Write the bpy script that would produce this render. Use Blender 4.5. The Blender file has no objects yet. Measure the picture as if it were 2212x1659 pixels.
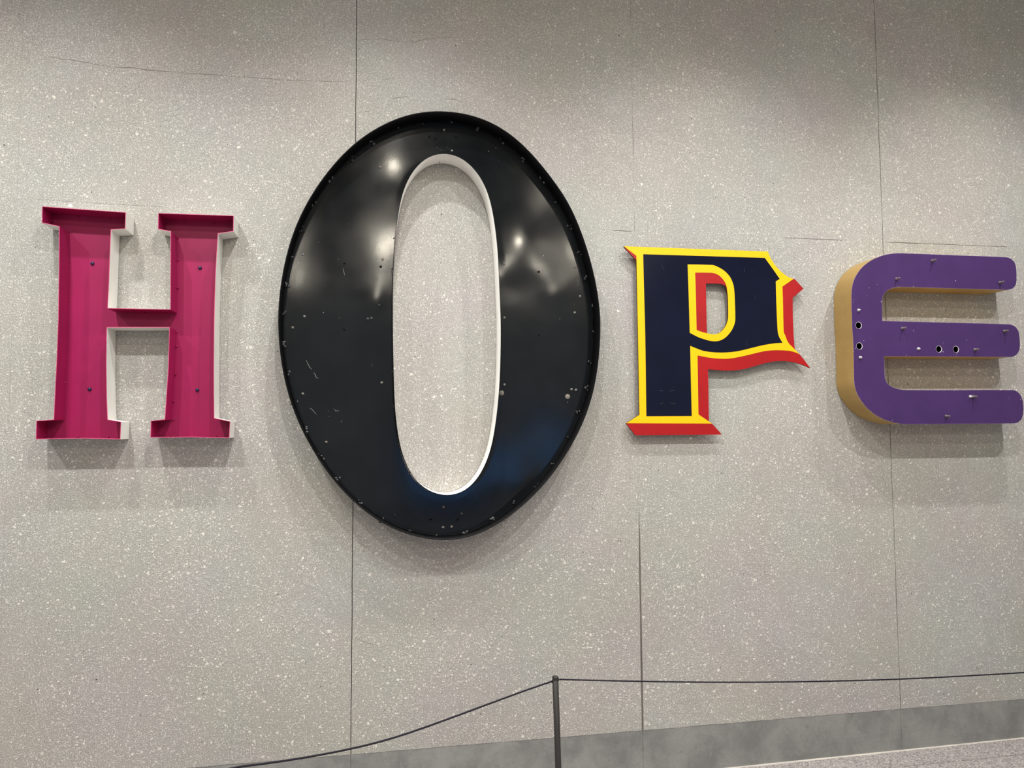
import bpy, bmesh, math, random
from mathutils import Vector, Matrix, noise

# Measured outlines: metres on the wall plane, x to the right, z up, wall face at y = 0, room at y < 0.
CAM_AXES = [[0.9831529,-0.1826954,-0.0057307],[-0.0053487,-0.0600935,0.9981784],[0.182707,0.9813313,0.0600583]]
H_OUTLINE = [(-1.3383,2.3944),(-1.0264,2.3858),(-1.0266,2.3162),(-1.08,2.3103),(-1.0815,2.2143),(-1.0821,2.0896),(-1.0842,1.989),(-0.849,1.9897),(-0.8523,2.1623),(-0.8548,2.3131),(-0.9037,2.321),(-0.904,2.3889),(-0.6081,2.3926),(-0.6074,2.3252),(-0.6681,2.3127),(-0.6725,2.2128),(-0.675,2.1245),(-0.6763,2.0146),(-0.6758,1.8966),(-0.6743,1.7529),(-0.672,1.6447),(-0.6693,1.5434),(-0.607,1.529),(-0.6091,1.4605),(-0.6791,1.4619),(-0.7598,1.4647),(-0.8396,1.4641),(-0.9127,1.4647),(-0.9123,1.5328),(-0.8603,1.5385),(-0.8562,1.6399),(-0.8518,1.7512),(-0.851,1.9139),(-1.0852,1.9092),(-1.0832,1.7574),(-1.0777,1.6225),(-1.0724,1.5385),(-1.0226,1.5291),(-1.0239,1.4585),(-1.0935,1.4608),(-1.1662,1.4631),(-1.2458,1.4622),(-1.3319,1.4613),(-1.3323,1.5345),(-1.2706,1.5392),(-1.2687,1.6638),(-1.2668,1.789),(-1.2662,1.9359),(-1.2698,2.1473),(-1.274,2.3142),(-1.337,2.3267)]
H_BOLTS = [(-1.1813,2.1892),(-0.7596,2.1857),(-1.1777,1.6641),(-0.7599,1.6631)]
H_RIVETS = [(-1.2691,2.1723),(-1.2661,2.0281),(-0.8476,2.2159),(-0.8451,2.0954),(-0.9743,1.985),(-0.8473,1.9077),(-1.3356,2.3826),(-1.2406,2.3842),(-1.1203,2.3848),(-0.8259,2.3783),(-0.7058,2.3808),(-1.2763,2.311),(-0.8504,2.3092),(-1.2661,1.8521),(-1.2661,1.6903),(-0.8452,1.8463),(-0.8468,1.728),(-0.8506,1.6142),(-0.851,1.5387),(-1.216,1.4703),(-1.1016,1.4681),(-0.775,1.468),(-0.6806,1.4664),(-0.8503,1.4664)]
O_OUTLINE = [(0.1837,2.8966),(0.1008,2.8736),(0.014,2.8294),(-0.0432,2.7913),(-0.107,2.7411),(-0.1747,2.6675),(-0.23,2.5954),(-0.2756,2.5245),(-0.3162,2.4496),(-0.3474,2.3805),(-0.3737,2.3025),(-0.3953,2.2204),(-0.4153,2.0919),(-0.4195,2.0609),(-0.4227,1.9564),(-0.418,1.8524),(-0.402,1.742),(-0.3845,1.6595),(-0.357,1.577),(-0.3229,1.491),(-0.2822,1.4186),(-0.2347,1.3391),(-0.1805,1.2662),(-0.1159,1.1961),(-0.0579,1.143),(0.0037,1.0986),(0.0657,1.0635),(0.1419,1.0347),(0.2117,1.0192),(0.275,1.0114),(0.3415,1.0126),(0.4274,1.0343),(0.5071,1.0742),(0.5951,1.1323),(0.6694,1.195),(0.7446,1.2729),(0.8057,1.3556),(0.8597,1.4392),(0.9028,1.5237),(0.9386,1.6163),(0.9631,1.7169),(0.9777,1.8219),(0.9862,1.9273),(0.986,2.0255),(0.9739,2.1161),(0.9706,2.1343),(0.9556,2.2054),(0.9304,2.3024),(0.8998,2.3889),(0.8563,2.4955),(0.8253,2.5482),(0.771,2.6202),(0.7092,2.6967),(0.6527,2.7576),(0.5862,2.815),(0.5148,2.8589),(0.4489,2.8848),(0.3834,2.9003),(0.3084,2.9063),(0.234,2.9041)]
O_HOLE = [(0.2835,2.7191),(0.3331,2.7108),(0.373,2.688),(0.4129,2.6499),(0.4429,2.606),(0.4654,2.5616),(0.4829,2.5016),(0.4952,2.4313),(0.505,2.3609),(0.5122,2.2805),(0.5168,2.2002),(0.518,2.1205),(0.524,2.0142),(0.524,1.8673),(0.5196,1.7212),(0.5117,1.6122),(0.498,1.5037),(0.4831,1.4175),(0.461,1.3461),(0.4245,1.2789),(0.3848,1.2299),(0.3418,1.2061),(0.2919,1.1981),(0.275,1.1992),(0.2115,1.2176),(0.1623,1.2557),(0.1272,1.3019),(0.0992,1.3654),(0.0815,1.4357),(0.0672,1.5342),(0.0613,1.6188),(0.0581,1.7178),(0.054,1.8599),(0.0527,2.0027),(0.0521,2.1464),(0.0552,2.1937),(0.0595,2.3066),(0.0688,2.3907),(0.0781,2.4554),(0.0923,2.5305),(0.1066,2.5711),(0.1307,2.6174),(0.1646,2.6646),(0.2037,2.6997),(0.2479,2.7142)]
O_BOLTS = [(-0.3336,2.2551),(0.0077,2.2473),(-0.0053,2.6649),(0.282,2.8569),(0.5571,2.2484),(0.8954,2.2439),(0.3177,2.7617),(-0.3247,1.9836),(-0.3736,1.9336),(-0.0048,2.0387),(-0.0545,1.9787),(-0.0389,1.9813),(0.0077,1.6964),(-0.3277,1.6468),(-0.2277,1.4382),(0.5574,1.9977),(0.9175,2.1067),(0.8911,2.0292),(0.5558,1.6905),(0.8713,1.6708),(0.8925,1.6678),(0.2804,1.146),(0.3594,1.1148),(0.2775,1.0572),(0.3154,1.0589)]
O_HOLES = [(-0.1567,2.2211),(0.0006,2.2138),(0.2148,2.8197),(0.2427,2.8139),(0.3372,2.8268),(0.7202,2.2151),(-0.1568,1.9285),(0.2217,1.092),(0.7188,1.918),(0.341,1.09),(0.2826,1.1445)]
O_CAPS = [(0.5427,1.653),(0.8521,1.6372)]
O_SPECKS = [(0.4881,2.7715),(0.5221,2.7896),(0.536,2.7287),(0.6089,2.7795),(0.7811,2.651),(0.7431,2.2919),(0.8198,2.2185),(-0.1428,2.4002),(-0.2672,2.3132),(-0.1832,2.241),(-0.352,2.2199),(-0.2451,2.002),(-0.1763,1.9811),(-0.0355,1.7746),(-0.164,1.5275),(-0.2163,1.5492),(-0.22,1.572),(0.0674,1.118),(0.8189,1.9982),(0.9125,1.819),(0.8518,1.6105),(0.8892,2.0694),(0.5877,1.9429),(0.2581,2.7664),(0.2687,2.7628),(0.2856,2.7639),(0.3046,2.7696),(0.2962,2.7776),(0.2497,2.7745)]
O_SCRATCHES = [[(-0.1637,2.202),(-0.1603,2.1872),(-0.1548,2.17)],[(-0.3156,1.7932),(-0.3086,1.779),(-0.3001,1.7612),(-0.2904,1.7534)],[(-0.2833,1.7399),(-0.2763,1.7292),(-0.272,1.7163),(-0.263,1.7149)],[(-0.2982,1.5864),(-0.2857,1.5771),(-0.2703,1.5579)],[(-0.1958,1.5827),(-0.1888,1.572),(-0.1749,1.5748)],[(-0.2672,2.5392),(-0.2812,2.5159),(-0.2998,2.4849)],[(0.9065,2.1865),(0.9077,2.1554)],[(0.1692,2.8866),(0.1753,2.8777)]]
P_PLATE = [(1.1314,2.3493),(1.874,2.3542),(1.8856,2.3284),(1.8997,2.3037),(1.9212,2.2769),(1.9405,2.2583),(1.96,2.2438),(1.9795,2.2316),(2.0092,2.2224),(2.0167,2.2213),(2.0628,2.1748),(2.0022,2.1288),(2.0002,2.0224),(2.002,1.922),(2.0032,1.9149),(2.0054,1.8739),(2.015,1.8627),(2.0319,1.847),(2.0871,1.7802),(2.0501,1.7948),(2.0106,1.8058),(1.9612,1.8129),(1.902,1.8123),(1.8428,1.8017),(1.7742,1.783),(1.7109,1.7681),(1.6484,1.764),(1.5912,1.7657),(1.5453,1.7706),(1.5435,1.5185),(1.5589,1.5096),(1.6086,1.4566),(1.1744,1.457),(1.1289,1.5126),(1.1955,1.5523),(1.1948,1.7188),(1.1949,1.9364),(1.1938,2.1362),(1.1931,2.2854),(1.1457,2.3331)]
P_YELLOW = [(1.1314,2.3501),(1.874,2.3542),(1.8856,2.3284),(1.8997,2.3037),(1.9212,2.2769),(1.9405,2.2583),(1.96,2.2438),(1.9795,2.2316),(2.0092,2.2224),(1.9481,2.1823),(1.9484,2.1127),(1.9475,1.9757),(1.9488,1.9529),(1.9554,1.9414),(1.9622,1.921),(1.9739,1.9007),(1.9932,1.8828),(2.0125,1.8649),(2.0319,1.8465),(2.0073,1.8571),(1.9728,1.8644),(1.9086,1.8666),(1.8446,1.8612),(1.7759,1.8459),(1.7126,1.8316),(1.6547,1.822),(1.6021,1.8213),(1.5452,1.8264),(1.4925,1.8355),(1.4918,1.7207),(1.4908,1.5537),(1.5589,1.5096),(1.1302,1.513),(1.1955,1.5523),(1.1948,1.7188),(1.1949,1.9364),(1.1938,2.1362),(1.1934,2.3062)]
P_NAVY = [(1.2272,2.3155),(1.8572,2.3218),(1.8962,2.2714),(1.9343,2.22),(1.9126,2.2069),(1.9122,2.1117),(1.9144,1.975),(1.917,1.9478),(1.9215,1.934),(1.9299,1.9182),(1.9403,1.9034),(1.8998,1.9005),(1.8357,1.8904),(1.7621,1.8727),(1.6989,1.8583),(1.6411,1.8521),(1.5838,1.8514),(1.527,1.8572),(1.4895,1.8687),(1.456,1.8815),(1.4557,1.7205),(1.4564,1.546),(1.2291,1.5457),(1.2299,1.719),(1.2306,1.9371),(1.2281,2.1814)]
P_RING_OUT = [(1.4514,2.2749),(1.5799,2.2769),(1.5999,2.2718),(1.618,2.2638),(1.6384,2.2523),(1.6558,2.238),(1.6699,2.2217),(1.6791,2.2048),(1.6863,2.1856),(1.6901,2.1644),(1.6921,2.1283),(1.6928,2.0832),(1.6925,2.0156),(1.689,1.9953),(1.6828,1.9794),(1.6742,1.9631),(1.6628,1.9476),(1.6489,1.933),(1.6333,1.9202),(1.6091,1.9086),(1.5851,1.9047),(1.5661,1.9057),(1.5472,1.9089),(1.5237,1.9152),(1.5002,1.9224),(1.4769,1.9331),(1.455,1.9437),(1.4533,2.1439)]
P_RING_IN = [(1.4894,2.2359),(1.5742,2.2383),(1.5923,2.2354),(1.6075,2.2296),(1.6217,2.2197),(1.6334,2.2078),(1.6417,2.1959),(1.6473,2.1857),(1.6517,2.1709),(1.6537,2.1543),(1.656,2.1318),(1.6572,2.1048),(1.6561,2.0238),(1.6533,2.008),(1.6471,1.9921),(1.6395,1.9772),(1.6296,1.9649),(1.6183,1.9535),(1.6052,1.9443),(1.5836,1.9381),(1.5622,1.9399),(1.5433,1.9432),(1.515,1.9493),(1.4906,1.9577),(1.4906,2.145)]
P_HOLE = [(1.5443,2.1847),(1.5777,2.1858),(1.616,2.1856),(1.6399,2.1801),(1.647,2.1758),(1.6515,2.1633),(1.6536,2.1498),(1.656,2.1318),(1.6572,2.1048),(1.6561,2.0238),(1.6533,2.008),(1.6471,1.9921),(1.6395,1.9772),(1.6296,1.9649),(1.6183,1.9535),(1.6052,1.9443),(1.5835,1.9372),(1.5622,1.9395),(1.5442,1.9427),(1.5436,2.057)]
P_SCUFFS = [[(1.2931,1.6671),(1.3054,1.6636),(1.3193,1.6663)],[(1.3469,1.662),(1.3585,1.6664),(1.3747,1.6648)],[(1.2973,1.6028),(1.3066,1.6041),(1.3136,1.6097)],[(1.3481,1.6097),(1.3582,1.6028),(1.3725,1.6041),(1.3727,1.6128)],[(1.7456,2.2658),(1.7468,2.2545),(1.7435,2.243)],[(1.7747,2.2577),(1.7869,2.2563)],[(1.799,2.254),(1.8063,2.252)],[(1.7981,2.1356),(1.8014,2.113)],[(1.7489,1.9083),(1.7495,1.8791)],[(1.3195,2.2707),(1.3284,2.2465),(1.3353,2.2446)]]
E_OUTLINE = [(2.5338,2.3476),(2.8327,2.3492),(3.141,2.351),(3.1597,2.3479),(3.173,2.3428),(3.1844,2.3339),(3.1935,2.3225),(3.1982,2.3086),(3.2009,2.29),(3.2005,2.2548),(3.1976,2.222),(3.1925,2.2092),(3.1838,2.1982),(3.1725,2.1899),(3.1587,2.1844),(3.1316,2.1817),(2.8243,2.1799),(2.5213,2.1779),(2.501,2.176),(2.4807,2.1713),(2.4643,2.1654),(2.45,2.1578),(2.438,2.1485),(2.4291,2.137),(2.4225,2.1247),(2.4189,2.1098),(2.4173,2.0584),(2.4161,2.007),(2.7742,2.0066),(3.1433,2.0057),(3.1609,2.0024),(3.175,1.9957),(3.1869,1.9853),(3.1952,1.9706),(3.1987,1.9568),(3.2001,1.9429),(3.2009,1.9185),(3.2001,1.8954),(3.1964,1.8777),(3.1891,1.8629),(3.1793,1.8521),(3.1665,1.8441),(3.1528,1.8393),(3.1393,1.8378),(2.771,1.8355),(2.4188,1.8325),(2.4184,1.7992),(2.4177,1.7594),(2.4187,1.7351),(2.4223,1.7153),(2.4278,1.7043),(2.4354,1.6955),(2.449,1.6867),(2.4646,1.6801),(2.4819,1.6749),(2.4992,1.6714),(2.5392,1.6685),(2.8352,1.6696),(3.146,1.6708),(3.1634,1.6663),(3.1774,1.6581),(3.189,1.6453),(3.1972,1.6284),(3.2016,1.611),(3.2029,1.5872),(3.2018,1.5688),(3.1991,1.5492),(3.1939,1.5337),(3.1857,1.5209),(3.1733,1.5105),(3.1579,1.5037),(3.1311,1.5016),(2.8165,1.5013),(2.5068,1.5015),(2.4844,1.5038),(2.4622,1.5083),(2.4376,1.5141),(2.4132,1.5217),(2.3889,1.5318),(2.3647,1.5437),(2.3422,1.5582),(2.3218,1.5744),(2.3043,1.5911),(2.2889,1.6094),(2.2768,1.6264),(2.2658,1.6443),(2.2583,1.6631),(2.2527,1.6836),(2.2501,1.7032),(2.2494,1.7229),(2.2513,1.8106),(2.252,1.9162),(2.2493,1.9747),(2.2498,2.0631),(2.2505,2.1075),(2.2524,2.143),(2.2562,2.1663),(2.2615,2.1878),(2.2691,2.2063),(2.2786,2.224),(2.2912,2.2418),(2.3047,2.2584),(2.3221,2.2746),(2.3406,2.2888),(2.363,2.3031),(2.3865,2.3152),(2.4114,2.3251),(2.4373,2.3338),(2.4627,2.3398),(2.4881,2.3439)]
E_HOLES = [(2.2849,1.982),(2.2849,1.8806),(2.7265,1.8724),(2.8236,1.8724)]
E_STUDS = [(2.7089,2.3151),(2.5028,2.217),(3.0971,2.2179),(2.5244,1.9713),(3.1102,1.969),(2.9316,1.8721),(2.9105,1.636),(2.7504,1.5395)]
E_SCREWS = [(2.2868,2.0561),(2.2866,1.8251),(2.609,1.872),(2.8933,1.6369)]
E_CHIPS = [(2.3506,2.1682),(2.3951,2.1853),(2.3952,2.1638),(2.3367,2.1312),(2.8393,2.2189),(2.2618,2.1078),(2.2598,2.0944),(2.251,1.9924),(2.3105,1.9074),(2.5876,1.9613),(2.4136,2.1021),(2.7845,2.0046),(3.198,2.2477),(2.5976,2.1812),(2.3105,1.9061),(2.3479,1.9178),(2.2624,1.8701),(2.252,1.8545),(2.7538,1.9044),(2.749,1.8591),(2.8245,1.8489),(2.887,1.9202),(2.4504,1.5215),(2.8026,1.6691),(3.0713,1.6701),(3.1245,1.6214),(3.1889,1.6238),(3.1197,1.6305),(2.7258,1.8363),(2.5416,1.8371)]
POUR_JOINT = [(-1.3835,2.4516),(-1.1952,2.4479),(-0.9715,2.4451),(-0.4451,2.438),(0.3707,2.4311),(1.0724,2.4341),(1.5071,2.4342),(2.0518,2.4381),(2.7982,2.4414),(3.4004,2.447)]
BASE_TOP = [-0.00497,0.10488]
FLOOR_LINE = [0.00153,-0.11222]
JOINT_X = [-0.1141,1.1992,2.5464,-1.4765]
CRACKS = [[(-1.4015,3.0587),(-1.3537,3.06),(-1.3055,3.0562),(-1.2651,3.0531),(-1.2204,3.0489),(-1.1755,3.0443),(-1.1139,3.0393),(-1.0603,3.044),(-0.9937,3.0393),(-0.9267,3.0388),(-0.8676,3.0412),(-0.7995,3.0388),(-0.718,3.0417),(-0.6478,3.0417),(-0.471,3.0442),(-0.4087,3.0443),(-0.2962,3.0511),(-0.2052,3.056),(-0.1155,3.0602)],[(-0.1099,3.2562),(-0.0541,3.268),(0.0022,3.2744),(0.0305,3.2698),(0.0826,3.2698),(0.1255,3.269),(0.1637,3.2777),(0.2021,3.2929),(0.2698,3.3044),(0.338,3.3171)],[(0.0032,3.0777),(0.0313,3.089),(0.0738,3.0946)],[(0.0318,2.9821),(0.06,3.0001),(0.1072,3.0103),(0.1452,3.0119)],[(0.2892,3.0127),(0.328,3.0168),(0.3669,3.0065),(0.3864,3.0005)],[(-0.1075,2.9225),(-0.0566,2.9303),(-0.0148,2.9467)],[(-0.1091,0.6098),(-0.0957,0.5935),(-0.0735,0.5789),(-0.0468,0.5684),(0.0067,0.554)],[(-0.1105,0.9109),(-0.0936,0.9093),(-0.0735,0.9049)]]
BASE_CRACK = [[(0.2887,0.1095),(0.3218,0.0866),(0.3466,0.0644),(0.3674,0.0344),(0.3965,0.0045)]]
POST = [[0.6939,-0.38,0.5045],[0.7028,-0.38,0.1488]]
ROPE_RIGHT = [[0.7113,-0.38,0.4914],[0.7919,-0.38,0.4828],[0.9382,-0.38,0.4699],[1.0871,-0.38,0.4568],[1.2389,-0.38,0.4439],[1.3935,-0.38,0.4317],[1.551,-0.38,0.4212],[1.7117,-0.38,0.4114],[1.8755,-0.38,0.4024],[2.0426,-0.38,0.3943],[2.213,-0.38,0.3869],[2.3869,-0.38,0.3804],[2.6246,-0.38,0.3753],[2.8839,-0.38,0.3721]]
ROPE_LEFT = [[0.679,-0.38,0.4854],[0.6603,-0.3904,0.4846],[0.6217,-0.4087,0.485],[0.514,-0.46,0.4773],[0.4153,-0.507,0.469],[0.3213,-0.5518,0.4604],[0.2315,-0.5945,0.4536],[0.1457,-0.6354,0.4483],[0.0863,-0.6637,0.4438],[0.0286,-0.6911,0.4419],[-0.0304,-0.7192,0.4447],[-0.0875,-0.7464,0.4479],[-0.1543,-0.7783,0.4539],[-0.2187,-0.8089,0.4602],[-0.2862,-0.841,0.4696],[-0.3511,-0.872,0.4798],[-0.4112,-0.9006,0.4899]]

SC = bpy.context.scene
COL = SC.collection
PI = math.pi

# ------------------------------------------------------------------ camera, world, lights, exposure
cam_d = bpy.data.cameras.new('camera')
cam = bpy.data.objects.new('camera', cam_d)
COL.objects.link(cam)
r_, u_, f_ = (Vector(v) for v in CAM_AXES)
m = Matrix((( r_.x, u_.x, -f_.x, 0), (r_.y, u_.y, -f_.y, 0), (r_.z, u_.z, -f_.z, 0), (0, 0, 0, 1)))
m.translation = Vector((0, -3.2, 1.5))
cam.matrix_world = m
cam_d.sensor_width = 36
cam_d.lens = 1534 / 2212 * 36
cam_d.clip_start = .02
SC.camera = cam

WORLD_STRENGTH = .31
world = bpy.data.worlds.new('lobby')
SC.world = world
world.use_nodes = True
wb = world.node_tree.nodes['Background']
wb.inputs['Color'].default_value = (1.0, .99, .97, 1)
wb.inputs['Strength'].default_value = WORLD_STRENGTH

CEIL_Z = 4.05
LIGHT_X = [-2.9, -1.42, .06, 1.54, 3.05]
LIGHT_ROWS = [(-.96, 130, 114), (-2.1, 152, 165), (-3.5, 24, 0), (-6.4, 50, 0), (-8.6, 30, 0)]    # distance from the wall, watts, beam angle (0 = bare globe)
LIGHT_X_REAR = [-1.35, .1, 1.75, 2.9]
LIGHT_COLOR = (1.0, .99, .965)
GLOBE_COLOR = (1.0, .91, .76)

SC.view_settings.view_transform = 'Standard'
SC.view_settings.look = 'None'
SC.view_settings.gamma = 1
SC.view_settings.use_curve_mapping = False
SC.view_settings.exposure = 0.0
SC.cycles.max_bounces = 5
SC.cycles.diffuse_bounces = 3
SC.cycles.glossy_bounces = 3
SC.cycles.transmission_bounces = 0

# ------------------------------------------------------------------ helpers
def tag(o, label=None, cat=None, group=None, kind=None):
    if label: o['label'] = label
    if cat: o['category'] = cat
    if group: o['group'] = group
    if kind: o['kind'] = kind
    return o

def empty(name, loc):
    o = bpy.data.objects.new(name, None)
    o.empty_display_size = .1
    o.location = loc
    COL.objects.link(o)
    return o

def link(name, me, parent=None, mats=(), smooth=False):
    o = bpy.data.objects.new(name, me)
    for mt in mats:
        if mt.name not in [x.name for x in me.materials if x]:
            me.materials.append(mt)
    if smooth:
        for p in me.polygons: p.use_smooth = True
    COL.objects.link(o)
    if parent:
        o.parent = parent
        o.matrix_parent_inverse = Matrix.Translation(-Vector(parent.location))
    return o

def from_bm(name, bm, parent=None, mats=(), smooth=False):
    me = bpy.data.meshes.new(name)
    bm.to_mesh(me); bm.free()
    return link(name, me, parent, mats, smooth)

def from_data(name, verts, faces, parent=None, mats=(), mat_idx=None, smooth=False):
    me = bpy.data.meshes.new(name)
    me.from_pydata(verts, [], faces)
    o = link(name, me, parent, mats, smooth)
    if mat_idx is not None:
        me.polygons.foreach_set('material_index', mat_idx)
    me.update()
    return o

def area2(L):
    return sum(L[i][0] * L[(i + 1) % len(L)][1] - L[(i + 1) % len(L)][0] * L[i][1] for i in range(len(L)))

def ccw(L):
    return list(L) if area2(L) > 0 else list(reversed(L))

def inset(L, d):
    """closed polygon moved inward by d, mitred"""
    L = ccw(L); n = len(L); out = []
    for i in range(n):
        p, q, s = (Vector(L[i - 1]), Vector(L[i]), Vector(L[(i + 1) % n]))
        a = (q - p).normalized(); b = (s - q).normalized()
        na = Vector((-a.y, a.x)); nb = Vector((-b.y, b.x))
        k = na + nb
        k = k / max(.25, k.dot(k) / 2)
        out.append(tuple(q + k * d))
    return out

def spline(L, per):
    """closed Catmull-Rom through L, resampled to `per` points evenly along the length"""
    n = len(L); pts = []
    P = [Vector(p) for p in L]
    for i in range(n):
        a, b, c, d = P[i - 1], P[i], P[(i + 1) % n], P[(i + 2) % n]
        for k in range(8):
            t = k / 8
            pts.append(.5 * ((2 * b) + (c - a) * t + (2 * a - 5 * b + 4 * c - d) * t * t + (3 * b - a - 3 * c + d) * t ** 3))
    for _ in range(6):
        pts = [(pts[i - 1] + 2 * pts[i] + pts[(i + 1) % len(pts)]) / 4 for i in range(len(pts))]
    acc = [0]
    for i in range(len(pts)):
        acc.append(acc[-1] + (pts[(i + 1) % len(pts)] - pts[i]).length)
    tot = acc[-1]; out = []; j = 0
    for k in range(per):
        s = tot * k / per
        while acc[j + 1] < s: j += 1
        t = (s - acc[j]) / (acc[j + 1] - acc[j])
        out.append(tuple(pts[j].lerp(pts[(j + 1) % len(pts)], t)))
    for _ in range(14):
        out = [tuple((a + 2 * b + c) / 4 for a, b, c in zip(out[i - 1], out[i], out[(i + 1) % per])) for i in range(per)]
    return out

def soften(L, k=1):
    """closed Catmull-Rom without resampling evenly: rounds gentle curves, keeps corners sharper than ~25 degrees"""
    n = len(L); P = [Vector(p) for p in L]; out = []
    def sharp(i):
        a = (P[i] - P[i - 1]).normalized(); b = (P[(i + 1) % n] - P[i]).normalized()
        return a.dot(b) < math.cos(math.radians(38))
    S = [sharp(i) for i in range(n)]
    for i in range(n):
        b, c = P[i], P[(i + 1) % n]
        a = P[i - 1] if not S[i] else b + (b - c)
        d = P[(i + 2) % n] if not S[(i + 1) % n] else c + (c - b)
        ln = (c - b).length
        # centripetal-like limit so that long neighbours do not overshoot
        ta = (c - a); tb = (d - b)
        m0 = ta.normalized() * ln; m1 = tb.normalized() * ln
        if S[i] and S[(i + 1) % n]:
            out.append(tuple(b)); continue
        for j in range(k + 1):
            t = j / (k + 1)
            h = (2*t**3-3*t*t+1)*b + (t**3-2*t*t+t)*m0 + (-2*t**3+3*t*t)*c + (t**3-t*t)*m1
            out.append(tuple(h))
    return out

def plate(name, outer, holes, y0, y1, parent, mats, front=0, side=0, hole_side=None):
    """flat plate with holes; y0 is the face towards the room, y1 the back"""
    bm = bmesh.new()
    loops = [ccw(outer)] + [list(reversed(ccw(h))) for h in holes]
    rings = []
    for L in loops:
        rings.append([bm.verts.new((x, y0, z)) for x, z in L])
    edges = []
    for R in rings:
        for i in range(len(R)):
            edges.append(bm.edges.new((R[i], R[(i + 1) % len(R)])))
    bmesh.ops.triangle_fill(bm, use_beauty=True, use_dissolve=False, edges=edges, normal=(0, -1, 0))
    for f in bm.faces:
        f.material_index = front
        if f.normal.y > 0: f.normal_flip()
    for k, R in enumerate(rings):
        B = [bm.verts.new((v.co.x, y1, v.co.z)) for v in R]
        n = len(R)
        for i in range(n):
            f = bm.faces.new((R[(i + 1) % n], R[i], B[i], B[(i + 1) % n]))
            f.material_index = side if (k == 0 or hole_side is None) else hole_side
    bm.normal_update()
    return from_bm(name, bm, parent, mats)

def strip(name, A, B, y0, y1, parent, mats, idx=(0, 1, 2), smooth=False):
    """bent sheet: face A (idx 0) and face B (idx 1) run from y0 (front) to y1 (back), the front edge between them is idx 2"""
    n = len(A); v = []; f = []; mi = []
    for L, y in ((A, y0), (A, y1), (B, y0), (B, y1)):
        v += [(x, y, z) for x, z in L]
    for i in range(n):
        j = (i + 1) % n
        f.append((j, i, n + i, n + j)); mi.append(idx[0])
        f.append((2 * n + i, 2 * n + j, 3 * n + j, 3 * n + i)); mi.append(idx[1])
        f.append((i, j, 2 * n + j, 2 * n + i)); mi.append(idx[2])
    o = from_data(name, v, f, parent, mats, mi)
    if smooth:
        for p in o.data.polygons: p.use_smooth = p.material_index != idx[2]
    return o

def lathe(name, prof, loc, parent, mats, seg=12, axis='y', smooth=True):
    """profile (radius, distance) turned about an axis; axis 'y' points out of the wall (-y), 'z' up"""
    v = []; f = []
    for r, h in prof:
        for k in range(seg):
            a = 2 * PI * k / seg
            if axis == 'y': v.append((loc[0] + r * math.cos(a), loc[1] - h, loc[2] + r * math.sin(a)))
            else: v.append((loc[0] + r * math.cos(a), loc[1] + r * math.sin(a), loc[2] + h))
    for i in range(len(prof) - 1):
        for k in range(seg):
            a, b = i * seg + k, i * seg + (k + 1) % seg
            f.append((a, b, b + seg, a + seg))
    n = (len(prof) - 1) * seg
    f.append(tuple(n + k for k in range(seg)))
    return from_data(name, v, f, parent, mats, smooth=smooth)

def tube(name, pts, r, parent, mats, seg=8):
    P = [Vector(p) for p in pts]; v = []; f = []
    for i, p in enumerate(P):
        t = (P[min(i + 1, len(P) - 1)] - P[max(i - 1, 0)]).normalized()
        s = t.cross(Vector((0, 0, 1))); 
        if s.length < 1e-4: s = Vector((1, 0, 0))
        s.normalize(); w = t.cross(s)
        for k in range(seg):
            a = 2 * PI * k / seg
            v.append(tuple(p + (s * math.cos(a) + w * math.sin(a)) * r))
    for i in range(len(P) - 1):
        for k in range(seg):
            a, b = i * seg + k, i * seg + (k + 1) % seg
            f.append((a, a + seg, b + seg, b))
    f.append(tuple(range(seg))); f.append(tuple(reversed(range((len(P) - 1) * seg, len(P) * seg))))
    return from_data(name, v, f, parent, mats, smooth=True)

# ------------------------------------------------------------------ materials
def lin(c):
    return tuple(((x / 255) / 12.92 if x / 255 <= .04045 else ((x / 255 + .055) / 1.055) ** 2.4) for x in c) + (1,)

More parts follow.
